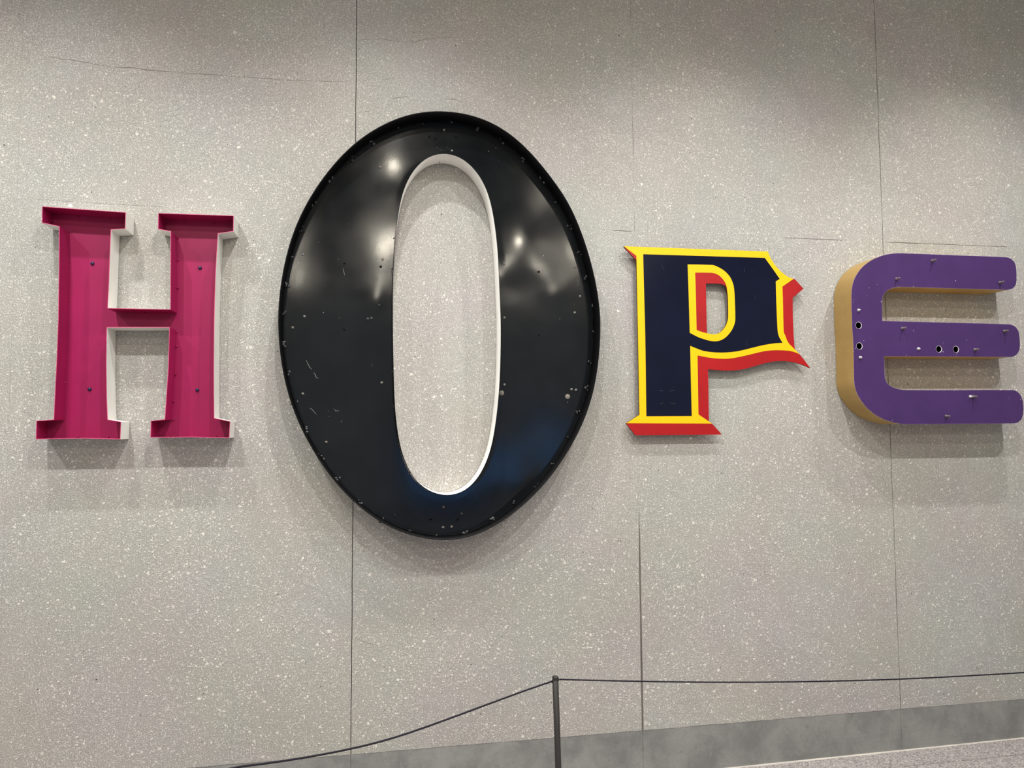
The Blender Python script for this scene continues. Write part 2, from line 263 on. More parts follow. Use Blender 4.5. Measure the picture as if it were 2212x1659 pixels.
class NT:
    def __init__(s, name, rough=.5, spec=.5, color=(.5, .5, .5, 1), metal=0):
        s.m = bpy.data.materials.new(name); s.m.use_nodes = True
        s.t = s.m.node_tree; s.b = s.t.nodes['Principled BSDF']
        s.b.inputs['Roughness'].default_value = rough
        s.b.inputs['Specular IOR Level'].default_value = spec
        s.b.inputs['Base Color'].default_value = color
        s.b.inputs['Metallic'].default_value = metal
        s.co = s.t.nodes.new('ShaderNodeTexCoord').outputs['Object']
    def n(s, typ, **kw):
        o = s.t.nodes.new(typ)
        for k, v in kw.items():
            if k in o.inputs: s.set(o.inputs[k], v)
            else: setattr(o, k, v)
        return o
    def set(s, sock, v):
        if isinstance(v, bpy.types.NodeSocket): s.t.links.new(v, sock)
        else: sock.default_value = v
    def noise(s, scale, detail=3, rough=.55, dist=0, vec=None):
        return s.n('ShaderNodeTexNoise', Vector=vec or s.co, Scale=scale, Detail=detail, Roughness=rough, Distortion=dist).outputs['Fac']
    def voro(s, scale, out='Distance', vec=None, rnd=1):
        return s.n('ShaderNodeTexVoronoi', Vector=vec or s.co, Scale=scale, Randomness=rnd)
    def ramp(s, fac, a, b, lo=0., hi=1.):
        o = s.n('ShaderNodeMapRange', interpolation_type='SMOOTHSTEP')
        s.set(o.inputs['Value'], fac)
        for k, v in (('From Min', a), ('From Max', b), ('To Min', lo), ('To Max', hi)): o.inputs[k].default_value = v
        return o.outputs['Result']
    def math(s, op, a, b=0.):
        o = s.n('ShaderNodeMath', operation=op)
        s.set(o.inputs[0], a); s.set(o.inputs[1], b)
        return o.outputs[0]
    def mix(s, fac, a, b, blend='MIX'):
        o = s.n('ShaderNodeMix', data_type='RGBA', blend_type=blend)
        s.set(o.inputs[0], fac); s.set(o.inputs[6], a); s.set(o.inputs[7], b)
        return o.outputs[2]
    def bump(s, h, strength, dist, prev=None):
        o = s.n('ShaderNodeBump')
        s.set(o.inputs['Height'], h); o.inputs['Strength'].default_value = strength; o.inputs['Distance'].default_value = dist
        if prev: s.t.links.new(prev, o.inputs['Normal'])
        return o.outputs['Normal']
    def stretch(s, sx, sy, sz, vec=None, rot=(0, 0, 0)):
        o = s.n('ShaderNodeMapping')
        s.set(o.inputs['Vector'], vec or s.co); o.inputs['Scale'].default_value = (sx, sy, sz); o.inputs['Rotation'].default_value = rot
        return o.outputs['Vector']
    def color(s, c): s.set(s.b.inputs['Base Color'], c)
    def normal(s, c): s.t.links.new(c, s.b.inputs['Normal'])

def wall_concrete():
    k = NT('exposed_aggregate_concrete', rough=.85, spec=.25)
    big = k.noise(1.1, 4, .6); mid = k.noise(4.5, 4, .6)
    tint = k.n('ShaderNodeTexNoise', Vector=k.co, Scale=1.9, Detail=3.0).outputs['Color']
    base = k.mix(k.ramp(big, .3, .7), lin((171, 167, 160)), lin((176, 174, 169)))
    base = k.mix(k.ramp(mid, .35, .7, 0, .5), base, lin((162, 159, 153)))
    base = k.mix(k.ramp(k.noise(240, 3, .65), .34, .66), k.mix(1.0, base, (.72, .72, .72, 1), 'MULTIPLY'), k.mix(1.0, base, (1.22, 1.22, 1.22, 1), 'MULTIPLY'))
    base = k.mix(.08, base, tint, 'OVERLAY')
    # warped coordinates give the specks splintery outlines
    wv = k.n('ShaderNodeTexNoise', Vector=k.co, Scale=170.0, Detail=1.0)
    wo = k.n('ShaderNodeVectorMath', operation='SCALE'); k.set(wo.inputs[0], wv.outputs['Color']); wo.inputs['Scale'].default_value = .006
    wa = k.n('ShaderNodeVectorMath', operation='ADD'); k.set(wa.inputs[0], k.co); k.set(wa.inputs[1], wo.outputs[0])
    w = wa.outputs[0]
    dens = k.noise(2.3, 4, .65)
    hgt = None; col = base
    for scale, gate, size, amt in ((250, .44, .46, .50), (150, .58, .42, .60), (88, .72, .38, .72)):
        v = k.voro(scale, vec=w)
        sep = k.n('ShaderNodeSeparateColor'); k.set(sep.inputs[0], v.outputs['Color'])
        g = k.ramp(k.math('ADD', sep.outputs[0], k.ramp(dens, .3, .7, -.16, .16)), gate, gate + .12)
        sz = k.ramp(sep.outputs[1], 0, 1, size * .65, size * 1.25)
        d = k.math('SUBTRACT', sz, v.outputs['Distance'])
        spot = k.math('MULTIPLY', k.ramp(d, -.03, .16), g)
        shade = k.mix(sep.outputs[2], lin((196, 192, 186)), lin((246, 243, 237)))
        col = k.mix(k.math('MULTIPLY', spot, amt), col, shade)
        hgt = spot if hgt is None else k.math('MAXIMUM', hgt, spot)
    # dark pits
    v = k.voro(52, vec=w); sep = k.n('ShaderNodeSeparateColor'); k.set(sep.inputs[0], v.outputs['Color'])
    pit = k.math('MULTIPLY', k.ramp(v.outputs['Distance'], .10, .17, 1, 0), k.ramp(sep.outputs[1], .90, .93))
    col = k.mix(k.math('MULTIPLY', pit, .85), col, lin((62, 58, 54)))
    k.color(col)
    h = k.math('SUBTRACT', hgt, pit)
    h = k.math('ADD', h, k.noise(420, 2, .6))
    k.normal(k.bump(h, .55, .0016))
    return k.m

def base_concrete():
    k = NT('smooth_concrete', rough=.8, spec=.3)
    a = k.noise(6, 6, .65, .4); b = k.noise(38, 4, .6, .8)
    c = k.mix(k.ramp(a, .3, .7), lin((124, 123, 121)), lin((149, 148, 145)))
    c = k.mix(k.ramp(b, .55, .75, 0, .45), c, lin((112, 112, 110)))
    c = k.mix(k.ramp(k.noise(16, 5, .7, 1.2), .60, .75, 0, .35), c, lin((172, 171, 167)))
    c = k.mix(k.ramp(k.noise(130, 4, .7), .55, .75, 0, .35), c, lin((108, 107, 104)))
    k.color(c); k.normal(k.bump(k.noise(60, 5, .7, .6), .5, .0025))
    return k.m

def floor_mat():
    k = NT('pale_terrazzo', rough=.7, spec=.3)
    v = k.voro(190); sep = k.n('ShaderNodeSeparateColor'); k.set(sep.inputs[0], v.outputs['Color'])
    c = k.mix(sep.outputs[0], lin((128, 121, 119)), lin((196, 189, 186)))
    c = k.mix(k.ramp(sep.outputs[1], .80, .84), c, lin((120, 112, 110)))
    c = k.mix(k.ramp(v.outputs['Distance'], .45, .7, 0, .6), c, lin((150, 142, 140)))
    k.color(c); k.normal(k.bump(v.outputs['Distance'], .25, .001))
    return k.m

def paint(name, rgb, rough=.35, spec=.5, var=.06, bump=0.0, bscale=220, dirt=None):
    k = NT(name, rough=rough, spec=spec)
    c = lin(rgb); dk = tuple(x * (1 - 2 * var) for x in c[:3]) + (1,); lt = tuple(min(1, x * (1 + var)) for x in c[:3]) + (1,)
    col = k.mix(k.ramp(k.noise(7, 5, .6, .3), .3, .7), dk, lt)
    if dirt: col = k.mix(k.ramp(k.noise(28, 5, .7, 1.5), .60, .78, 0, dirt[1]), col, lin(dirt[0]))
    k.color(col)
    if bump: k.normal(k.bump(k.noise(bscale, 3, .6), bump, .0006))
    return k.m

M_WALL = wall_concrete(); M_BASE = base_concrete(); M_FLOOR = floor_mat()
M_BACK = paint('joint_mortar', (70, 66, 61), .9, .2)
M_CHIPS = [paint('aggregate_%s' % n, c, .75, .3, .08) for n, c in (('white', (222, 217, 209)), ('cream', (211, 206, 197)), ('grey', (202, 198, 191)), ('dull', (188, 184, 177)))]
M_PIT = paint('pit_shadowed_stone', (64, 59, 55), .9, .2)
M_FILL = paint('joint_sand', (108, 103, 97), .9, .2, .1)
M_CRACK = paint('crack_grit', (130, 124, 116), .9, .2)
M_PINK = paint('pink_enamel', (160, 23, 84), .42, .45, .03)
M_PINK_EDGE = paint('pink_worn_edge', (206, 92, 128), .5, .4, .1, dirt=((240, 232, 228), .9))
M_WHITE = paint('white_enamel', (232, 229, 223), .5, .4, .03, dirt=((205, 200, 190), .4))
M_NAVY_BOLT = paint('navy_bolt_paint', (30, 34, 74), .35, .5)
M_OWHITE = paint('off_white_brushed_paint', (240, 238, 232), .45, .4, .03, dirt=((212, 208, 198), .35))
M_BLACK_FLAT = paint('black_satin_paint', (7, 7, 9), .5, .18, .1)
M_GREY_BOLT = paint('galvanised_bolt', (128, 126, 122), .35, .6)
M_CAP = paint('dull_grey_cap', (126, 120, 112), .55, .4, .1)
M_CHIP_PAINT = paint('bare_metal_scratch', (168, 166, 160), .5, .5)
M_WELD = paint('black_sealant', (78, 78, 80), .35, .5, .4)
M_YELLOW = paint('yellow_sign_paint', (250, 196, 0), .38, .45, .015)
M_RED = paint('red_sign_paint', (170, 15, 20), .4, .45, .05)
M_NAVY = paint('navy_sign_paint', (10, 16, 38), .2, .35, .08, bump=.25, bscale=160)
M_PLY = paint('dark_plate_edge', (74, 56, 30), .8, .3)
M_SCUFF = paint('faint_scuff', (58, 60, 72), .6, .3)
M_PURPLE = paint('purple_satin_paint', (69, 42, 96), .42, .4, .05, dirt=((78, 54, 106), .35))
M_PURPLE_EDGE = paint('purple_worn_edge', (150, 128, 165), .5, .4, .1, dirt=((235, 228, 226), .8))
M_GOLD = paint('ochre_paint', (180, 148, 88), .5, .35, .05, dirt=((160, 118, 60), .3))
M_BOX_SHADE = paint('box_interior_shade', (40, 32, 26), .8, .2)  # dark colour stands in for the shade inside the closed box
M_STUD = paint('tarnished_stud', (96, 82, 90), .4, .6, .1)
M_STEEL = paint('bright_screw', (206, 204, 206), .3, .6)
M_CHIPPED = paint('chipped_white_primer', (226, 220, 222), .6, .3)
M_ROPE = paint('dark_cord', (26, 22, 34), .6, .3, .15, bump=.5, bscale=600)
M_POST = paint('dark_bronze_steel', (46, 43, 41), .38, .5, .05)
M_POST_DARK = paint('black_post_slot', (18, 17, 17), .5, .3)
M_CEIL = paint('grey_ceiling', (90, 88, 86), .9, .2)
M_TRIM = paint('pale_grout', (206, 200, 190), .8, .2, .08)
M_HOUSING = paint('white_lamp_housing', (220, 220, 218), .4, .4)

def gloss_black():
    k = NT('black_gloss_enamel', rough=.18, spec=.5)
    k.color(k.mix(k.ramp(k.noise(5, 4), .3, .7), lin((14, 17, 20)), lin((20, 23, 26))))
    k.set(k.b.inputs['Roughness'], k.ramp(k.noise(9, 4), .3, .7, .105, .135))
    k.normal(k.bump(k.noise(210, 2, .6), .30, .0002))
    return k.m
M_BLACK = gloss_black()

def emitter(name, color, strength):
    m = bpy.data.materials.new(name); m.use_nodes = True
    t = m.node_tree; t.nodes.remove(t.nodes['Principled BSDF'])
    e = t.nodes.new('ShaderNodeEmission'); e.inputs['Color'].default_value = color; e.inputs['Strength'].default_value = strength
    t.links.new(e.outputs[0], t.nodes['Material Output'].inputs[0])
    return m
M_GLOW = emitter('lamp_glow', (1, .9, .76, 1), 60)
M_BLUE_GLOW = emitter('added_blue_glow', (.15, .35, .75, 1), 1.7)  # invented blue glow, added only to be reflected in the O

# ------------------------------------------------------------------ the setting
def base_top(x): return BASE_TOP[0] * x + BASE_TOP[1]
def floor_z(x): return FLOOR_LINE[0] * x + FLOOR_LINE[1]
def pour(x):
    L = POUR_JOINT
    if x <= L[0][0]: i = 0
    elif x >= L[-1][0]: i = len(L) - 2
    else: i = next(k for k in range(len(L) - 1) if L[k][0] <= x <= L[k + 1][0])
    (a, b), (c, d) = L[i], L[i + 1]
    return b + (d - b) * (x - a) / (c - a)

X0, X1, WALL_TOP = -3.4, 5.6, CEIL_Z
edges_x = [X0, JOINT_X[3], JOINT_X[0], JOINT_X[1], JOINT_X[2], 3.885, X1]
wall = from_data('wall_back', [(x, y, z) for x in (X0, X1) for y in (.012, .25) for z in (floor_z(x) - .15, WALL_TOP)],
                 [(0, 1, 5, 4), (2, 6, 7, 3), (0, 2, 3, 1), (4, 5, 7, 6), (1, 3, 7, 5), (0, 4, 6, 2)], None, [M_BACK])
tag(wall, kind='structure')

def wob(a, b, amp):
    return amp * noise.noise(Vector((a, b, 3.7)) * 9) + .5 * amp * noise.noise(Vector((a, b, 9.1)) * 31)

def gap(ix, z, upper):
    """half width of the open joint at vertical line ix"""
    if ix == 2: return .0016 + .0006 * noise.noise(Vector((0, 0, z * 3)))
    if ix == 3:
        if upper: return .0003 + .0022 * max(0, noise.noise(Vector((5, 0, z * 4))))
        return .0001 + .0056 * min(1, max(0, (1.12 - z) / .22)) * (.75 + .5 * noise.noise(Vector((5, 1, z * 4))))
    if ix == 4: return .0016 + .0012 * noise.noise(Vector((2, 0, z * 4)))
    if ix == 1: return .0002
    return .0005

def side(ix, sgn, z0, z1, upper):
    x = edges_x[ix]; n = 40; L = []
    drift = .006 * (1.6 - (z0 + z1) / 2) if ix == 4 else 0
    for k in range(n + 1):
        z = z0 + (z1 - z0) * k / n
        L.append((x + wob(ix * 3.1, z, .0016) + sgn * gap(ix, z, upper), z))
    return L

def pour_gap(x):
    for a, b, w in ((-1.42, -.90, .0006), (1.08, 1.21, .0018), (1.98, 2.33, .0018), (2.52, 3.32, .0017)):
        if a < x < b:
            return w * min(1, (x - a) / .03, (b - x) / .03) * (.55 + .9 * abs(noise.noise(Vector((x * 5, 2, 0)))))
    return 0

def row_edge(xa, xb, fz, sgn, amp, off):
    n = max(4, int((xb - xa) / .04)); L = []
    for k in range(1, n):
        x = xa + (xb - xa) * k / n
        L.append((x, fz(x) + wob(x, off, amp) + sgn * pour_gap(x)))
    return L

for i in range(6):
    xa, xb = edges_x[i], edges_x[i + 1]
    zj = lambda x: pour(x)
    for upper in (False, True):
        fb = zj if upper else base_top
        ft = (lambda x: WALL_TOP) if upper else zj
        bottom = row_edge(xa, xb, fb, 1 if upper else 0, .0015, 1.5 if upper else 7.7)
        top = [] if upper else row_edge(xa, xb, ft, -1, .0015, 1.5)
        L = bottom + side(i + 1, -1, fb(xb), ft(xb), upper) + list(reversed(top)) + list(reversed(side(i, 1, fb(xa), ft(xa), upper)))
        plate('wall_panel', L, [], 0, .013, wall, [M_WALL])

plate('joint_filler', [(JOINT_X[1] - .011, base_top(1.2)), (JOINT_X[1] + .011, base_top(1.2)), (JOINT_X[1] + .011, 1.16), (JOINT_X[1] - .011, 1.16)], [], .0015, .0119, wall, [M_FILL])
baseb = from_data('baseboard_back', [(x, y, z) for x in (X0, X1) for y in (.0125, .03) for z in (floor_z(x) - .02, base_top(x) - .004)],
                  [(0, 1, 5, 4), (2, 6, 7, 3), (0, 2, 3, 1), (4, 5, 7, 6), (1, 3, 7, 5), (0, 4, 6, 2)], None, [M_BACK])
tag(baseb, kind='structure')
for i in range(6):
    xa, xb = edges_x[i] + .0006, edges_x[i + 1] - .0006
    L = [(xa, floor_z(xa) - .01), (xb, floor_z(xb) - .01), (xb, base_top(xb) - .0004), (xa, base_top(xa) - .0004)]
    plate('base_panel', L, [], .0008, .0126, baseb, [M_BASE])

fl = from_data('floor', [(X0, .2, floor_z(X0)), (X1, .2, floor_z(X1)), (X1, -11, floor_z(X1)), (X0, -11, floor_z(X0)),
                         (X0, .2, floor_z(X0) - .1), (X1, .2, floor_z(X1) - .1), (X1, -11, floor_z(X1) - .1), (X0, -11, floor_z(X0) - .1)],
               [(0, 3, 2, 1), (4, 5, 6, 7), (0, 1, 5, 4), (1, 2, 6, 5), (2, 3, 7, 6), (3, 0, 4, 7)], None, [M_FLOOR])
tag(fl, kind='structure')
tr = from_data('trim_1', [(x, y, floor_z(x) + h) for x in (X0, X1) for y, h in ((.0036, -.01), (.0036, .004), (-.004, .0035), (-.012, -.01))],
               [(0, 1, 5, 4), (1, 2, 6, 5), (2, 3, 7, 6), (0, 4, 7, 3), (0, 3, 2, 1), (4, 5, 6, 7)], None, [M_TRIM])
tag(tr, kind='structure')
ce = from_data('ceiling', [(x, y, z) for z in (CEIL_Z, CEIL_Z + .1) for x, y in ((X0, .25), (X1, .25), (X1, -11), (X0, -11))],
               [(0, 1, 2, 3), (7, 6, 5, 4), (0, 4, 5, 1), (1, 5, 6, 2), (2, 6, 7, 3), (3, 7, 4, 0)], None, [M_CEIL])
tag(ce, kind='structure')

# glowing blue panel added far behind the viewer, made up for the blue sheen on the O
def box(name, x0, x1, y0, y1, z0, z1, parent, mats):
    return from_data(name, [(x, y, z) for x in (x0, x1) for y in (y0, y1) for z in (z0, z1)],
                     [(0, 1, 3, 2), (4, 6, 7, 5), (0, 4, 5, 1), (2, 3, 7, 6), (0, 2, 6, 4), (1, 5, 7, 3)], parent, mats)
blue_panel = box('added_blue_panel_1', .5, 3.7, -10.62, -10.58, .15, 1.6, None, [M_BLUE_GLOW])
tag(blue_panel, kind='structure')
for x0, x1, z0, z1 in ((.44, .5, -.1, 1.66), (3.7, 3.76, -.1, 1.66), (.5, 3.7, 1.6, 1.66), (2.07, 2.13, .15, 1.6), (.5, 3.7, -.1, .15)):  # made-up frame around the added panel
    box('frame', x0, x1, -10.64, -10.56, z0, z1, blue_panel, [M_POST])

# ------------------------------------------------------------------ stones in the concrete
def inside(p, L):
    x, z = p; c = False; j = len(L) - 1
    for i in range(len(L)):
        if (L[i][1] > z) != (L[j][1] > z) and x < (L[j][0] - L[i][0]) * (z - L[i][1]) / (L[j][1] - L[i][1]) + L[i][0]: c = not c
        j = i
    return c

O_OUT = spline(O_OUTLINE, 200)
O_IN = spline(O_HOLE, 160)
rnd = random.Random(11)

def density(x, z):
    d = .5 + .9 * noise.noise(Vector((x * .9, 0, z * 1.1 + 4))) + .5 * noise.noise(Vector((x * 3, 2, z * 3)))
    if x < JOINT_X[0] and z > 2.95: d -= .55
    if JOINT_X[0] < x < 1.0 and z > 2.2: d -= .2
    if x > 1.2: d += .2
    if z < 1.2: d += .2
    return d

def chip(x, z, r, y=0.0):
    """one splinter of stone set in the face: an irregular low dome"""
    n = rnd.choice((4, 4, 5, 5, 6)); a0 = rnd.random() * 6.3
    asp = rnd.choice((.25, .35, .45, .6, .7, .8, .9)); rot = rnd.random() * PI
    h = .0006 + r * .07
    vs = []
    for k in range(n):
        a = a0 + 2 * PI * k / n + rnd.uniform(-.28, .28); q = r * rnd.uniform(.68, 1.18)
        u, v = q * math.cos(a), q * math.sin(a) * asp
        vs.append((x + u * math.cos(rot) - v * math.sin(rot), y + .0002, z + u * math.sin(rot) + v * math.cos(rot)))
    top = [tuple(Vector((x, y - h, z)).lerp(Vector((q[0], y - h * .7, q[2])), .72)) for q in vs]
    return vs + top, [(i, (i + 1) % n, n + (i + 1) % n, n + i) for i in range(n)] + [tuple(range(n, 2 * n))]

cands = []
while len(cands) < 22000:
    x, z = rnd.uniform(-1.75, 3.65), rnd.uniform(-.1, 3.95)
    r = .0039 * (1 - rnd.random()) ** (-.36)
    if r > .0098: continue
    if z < base_top(x) + r + .002 or abs(z - pour(x)) < r * .6: continue
    if any(abs(x - e) < r + .003 for e in JOINT_X): continue
    if rnd.random() > density(x, z): continue
    cands.append((r, x, z))
cands.sort(reverse=True)
def hidden(x, z):
    return (inside((x, z), O_OUT) and not inside((x, z), O_IN)) or inside((x, z), H_OUTLINE) or inside((x, z), P_PLATE) or inside((x, z), E_OUTLINE)
def in_view(x, z):
    v = Vector((x, 3.2, z - 1.5)); d = v.dot(f_)
    return abs(v.dot(r_) / d) < .70 and abs(v.dot(u_) / d) < .52
big = []; rest = []
for c in cands:
    if len(big) < 290 and in_view(c[1], c[2]) and not hidden(c[1], c[2]): big.append(c)
    else: rest.append(c)
for r, x, z in big:
    v, f = chip(x, z, r)
    from_data('aggregate_stone', v, f, wall, [rnd.choices(M_CHIPS, (3, 3, 2, 1))[0]])
V = []; FA = []; MI = []
for r, x, z in rest:
    v, f = chip(x, z, r); k = len(V); V += v
    mt = rnd.choices(range(4), (4, 3, 2, 1))[0]
    for q in f: FA.append(tuple(k + i for i in q)); MI.append(mt)
tag(from_data('stone_chips', V, FA, wall, M_CHIPS, MI), kind='stuff')
V = []; FA = []
for _ in range(1100):
    x, z = rnd.uniform(-1.7, 3.6), rnd.uniform(.14, 3.9)
    if z < base_top(x) + .01: continue
    v, f = chip(x, z, min(.0042, .0022 * (1 - rnd.random()) ** (-.3)), .0004); k = len(V); V += v; FA += [tuple(k + i for i in q) for q in f]
tag(from_data('dark_pits', V, FA, wall, [M_PIT]), kind='stuff')

def crack(L, w, parent, y):
    """a hairline ledge: an uneven ribbon a fraction of a millimetre proud of the concrete"""
    P = []
    for i in range(len(L) - 1):
        for k in range(6):
            t = k / 6
            P.append(Vector((L[i][0] * (1 - t) + L[i + 1][0] * t, L[i][1] * (1 - t) + L[i + 1][1] * t)))
    n = len(P); v = []
    for i, p in enumerate(P):
        t = (P[min(i + 1, n - 1)] - P[max(i - 1, 0)]).normalized(); q = Vector((-t.y, t.x))
        ww = w * max(.08, .6 + .9 * noise.noise(Vector((p.x * 14, p.y * 14, 1)))) * min(1, i / 5 + .1, (n - 1 - i) / 5 + .1)
        p = p + q * .0025 * noise.noise(Vector((p.x * 30, p.y * 30, 4)))
        v += [(p.x + q.x * ww, y, p.y + q.y * ww), (p.x, y - .0007, p.y), (p.x - q.x * ww, y, p.y - q.y * ww)]
    f = []
    for i in range(n - 1):
        a = 3 * i; f += [(a, a + 3, a + 4, a + 1), (a + 1, a + 4, a + 5, a + 2)]
    return from_data('crack', v, f, parent, [M_CRACK])
for L in CRACKS: crack(L, .0018, wall, .0001)
for L in BASE_CRACK: crack(L, .0012, baseb, .0036)

# ------------------------------------------------------------------ ceiling lights
PROTO_LAMP = None
for row, watts, beam in LIGHT_ROWS:
    for x in (LIGHT_X if beam else LIGHT_X_REAR):
        root = empty('ceiling_light', (x, row, CEIL_Z))
        tag(root, 'small round ceiling downlight in the rows above the letters', 'lamp', 'ceiling downlights in front of the wall')
        lathe('housing', [(.055, 0), (.055, .035), (.048, .04), (.046, .03)], (0, 0, 0), None, [M_HOUSING], 20, 'z')
        hs = bpy.context.scene.collection.objects[-1]
        hs.parent = root; hs.scale = (1, 1, -1)
        gl = lathe('lens', [(.044, 0), (.030, .006), (.012, .009)], (0, 0, .024), None, [M_GLOW], 20, 'z')
        gl.parent = root; gl.scale = (1, 1, -1)
        ld = bpy.data.lights.new('downlight_beam', 'SPOT' if beam else 'POINT')
        ld.energy = watts; ld.color = LIGHT_COLOR if beam else GLOBE_COLOR; ld.shadow_soft_size = .03 if beam else .05
        if beam: ld.spot_size = math.radians(beam); ld.spot_blend = 1.0
        lo = bpy.data.objects.new('downlight_beam', ld); COL.objects.link(lo)
        lo.parent = root; lo.location = (0, 0, -.06)

# ------------------------------------------------------------------ letter H: open pink channel letter
tH = .100
H = ccw(H_OUTLINE)
cx = sum(p[0] for p in H) / len(H)
h = empty('channel_letter', (cx, 0, min(p[1] for p in H)))
tag(h, 'open channel letter H, pink inside with white sides, left of the big black O', 'letter sign')
HI = inset(H, .0022)
strip('return_wall', H, HI, -tH, -.003, h, [M_WHITE, M_PINK, M_PINK_EDGE])
plate('back_panel', inset(H, .0012), [], -.005, -.003, h, [M_PINK])
for x, z in H_BOLTS:
    lathe('mounting_bolt', [(.0075, 0), (.0075, .003), (.0055, .006), (.002, .007)], (x, -.005, z), h, [M_NAVY_BOLT], 10)
for x, z in H_RIVETS:
    lathe('rivet', [(.0035, 0), (.0034, .004), (.0022, .007)], (x, -.005, z), h, [M_PINK], 7)

# ------------------------------------------------------------------ letter O: big black channel letter with a dented back
tO = .118; pO = -.024
oc = empty('channel_letter', (sum(p[0] for p in O_OUT) / 200, 0, min(p[1] for p in O_OUT)))
tag(oc, 'giant glossy black oval letter O with white lined hole, tallest of the letters', 'letter sign')
OO = ccw(O_OUT); OI = ccw(O_IN)
strip('outer_return', OO, inset(OO, .003), -tO, -.003, oc, [M_BLACK_FLAT, M_BLACK_FLAT, M_BLACK_FLAT], smooth=True)
strip('inner_return', list(reversed(OI)), list(reversed(inset(OI, -.0025))), -tO, -.003, oc, [M_OWHITE, M_BLACK_FLAT, M_OWHITE], smooth=True)

def dent(x, z):
    d = 0
    for px_, pz_, sx, sz, a in DENTS:
        d += a * math.exp(-((x - px_) / sx) ** 2 - ((z - pz_) / sz) ** 2)
    d += .0006 * noise.noise(Vector((x * 2.3, 0, z * 2.3))) + .00015 * noise.noise(Vector((x * 8, 5, z * 8)))
    return d
# DENTS: centre x, z, radii, depth (metres) of the dents in the thin sheet
DENTS = [(.06, 2.66, .10, .12, .0020), (.64, 2.38, .12, .17, .0042), (.02, 2.2, .12, .08, .0005), (.62, 2.14, .12, .06, -.0018), (.78, 2.13, .08, .06, .0018), (-.02, 2.06, .07, .06, .0018), (-.38, 2.1, .08, .1, .0005), (.56, 1.30, .12, .2, .0060)]
N = 192; R = 30
A = spline(O_OUTLINE, 384); Hh = spline(O_HOLE, 384)
cA = Vector((sum(p[0] for p in O_IN) / 160, sum(p[1] for p in O_IN) / 160))
def by_angle(L, n):
    """points of a star-shaped loop at n even parameters of a stretched angle"""
    out = []
    P = [(math.atan2((p[1] - cA.y) / 1.9, p[0] - cA.x), p) for p in L]
    P.sort(); m_ = len(P)
    j = 0
    for k in range(n):
        a = -PI + 2 * PI * (k + .5) / n
        while j < m_ and P[j][0] < a: j += 1
        a0, p0 = P[j - 1] if j > 0 else (P[-1][0] - 2 * PI, P[-1][1])
        a1, p1 = P[j] if j < m_ else (P[0][0] + 2 * PI, P[0][1])
        t = (a - a0) / max(1e-9, a1 - a0)
        out.append((p0[0] + (p1[0] - p0[0]) * t, p0[1] + (p1[1] - p0[1]) * t))
    return out
LO = by_angle(inset(A, .002), N); LI = by_angle(inset(Hh, -.0015), N)
V = []; FA = []
for k in range(N):
    for j in range(R + 1):
        t = j / R
        x = LI[k][0] + (LO[k][0] - LI[k][0]) * t; z = LI[k][1] + (LO[k][1] - LI[k][1]) * t
        e = min(1, min(t, 1 - t) * 7)
        V.append((x, pO - dent(x, z) * e, z))
for k in range(N):
    for j in range(R):
        a, b = k * (R + 1) + j, ((k + 1) % N) * (R + 1) + j
        FA.append((a, a + 1, b + 1, b))
bp = from_data('back_panel', V, FA, oc, [M_BLACK], smooth=True)
if sum(p.normal.y for p in bp.data.polygons) > 0: bp.data.flip_normals()
def on_plate(x, z): return pO - dent(x, z) - .0006
for x, z in O_BOLTS:
    y = on_plate(x, z)
    lathe('bolt', [(.0062, 0), (.0062, .002), (.0042, .0025), (.0038, .007), (.002, .008)], (x, y + .001, z), oc, [rnd.choice((M_GREY_BOLT, M_CAP, M_WELD))], 8)
for x, z in O_HOLES:
    lathe('rivet', [(.0065, 0), (.0060, .002), (.0042, .0026), (.004, .0005)], (x, on_plate(x, z) + .001, z), oc, [M_BLACK_FLAT], 10)
for x, z in O_CAPS:
    lathe('plug_cap', [(.0118, 0), (.0118, .002), (.0105, .003)], (x, on_plate(x, z) + .001, z), oc, [M_CAP], 16)
V = []; FA = []
for x, z in O_SPECKS:
    v, f = chip(x, z, rnd.uniform(.0014, .0026), on_plate(x, z) + .0004); k = len(V); V += v; FA += [tuple(k + i for i in q) for q in f]
tag(from_data('paint_specks', V, FA, oc, [M_CHIP_PAINT]), kind='stuff')
def ribbon(name, L, w, yf, parent, mats):
    P = [Vector(p) for p in L]; n = len(P); v = []
    for i, p in enumerate(P):
        t = (P[min(i + 1, n - 1)] - P[max(i - 1, 0)]).normalized(); q = Vector((-t.y, t.x)) * w * (.5 if i in (0, n - 1) else 1)
        y = yf(p.x, p.y)
        v += [(p.x + q.x, y, p.y + q.y), (p.x, y - .0004, p.y), (p.x - q.x, y, p.y - q.y)]
    f = []
    for i in range(n - 1):
        a = 3 * i; f += [(a, a + 3, a + 4, a + 1), (a + 1, a + 4, a + 5, a + 2)]
    return from_data(name, v, f, parent, mats)
for L in O_SCRATCHES: ribbon('scratch', L, .0007, on_plate, oc, [M_CHIP_PAINT])
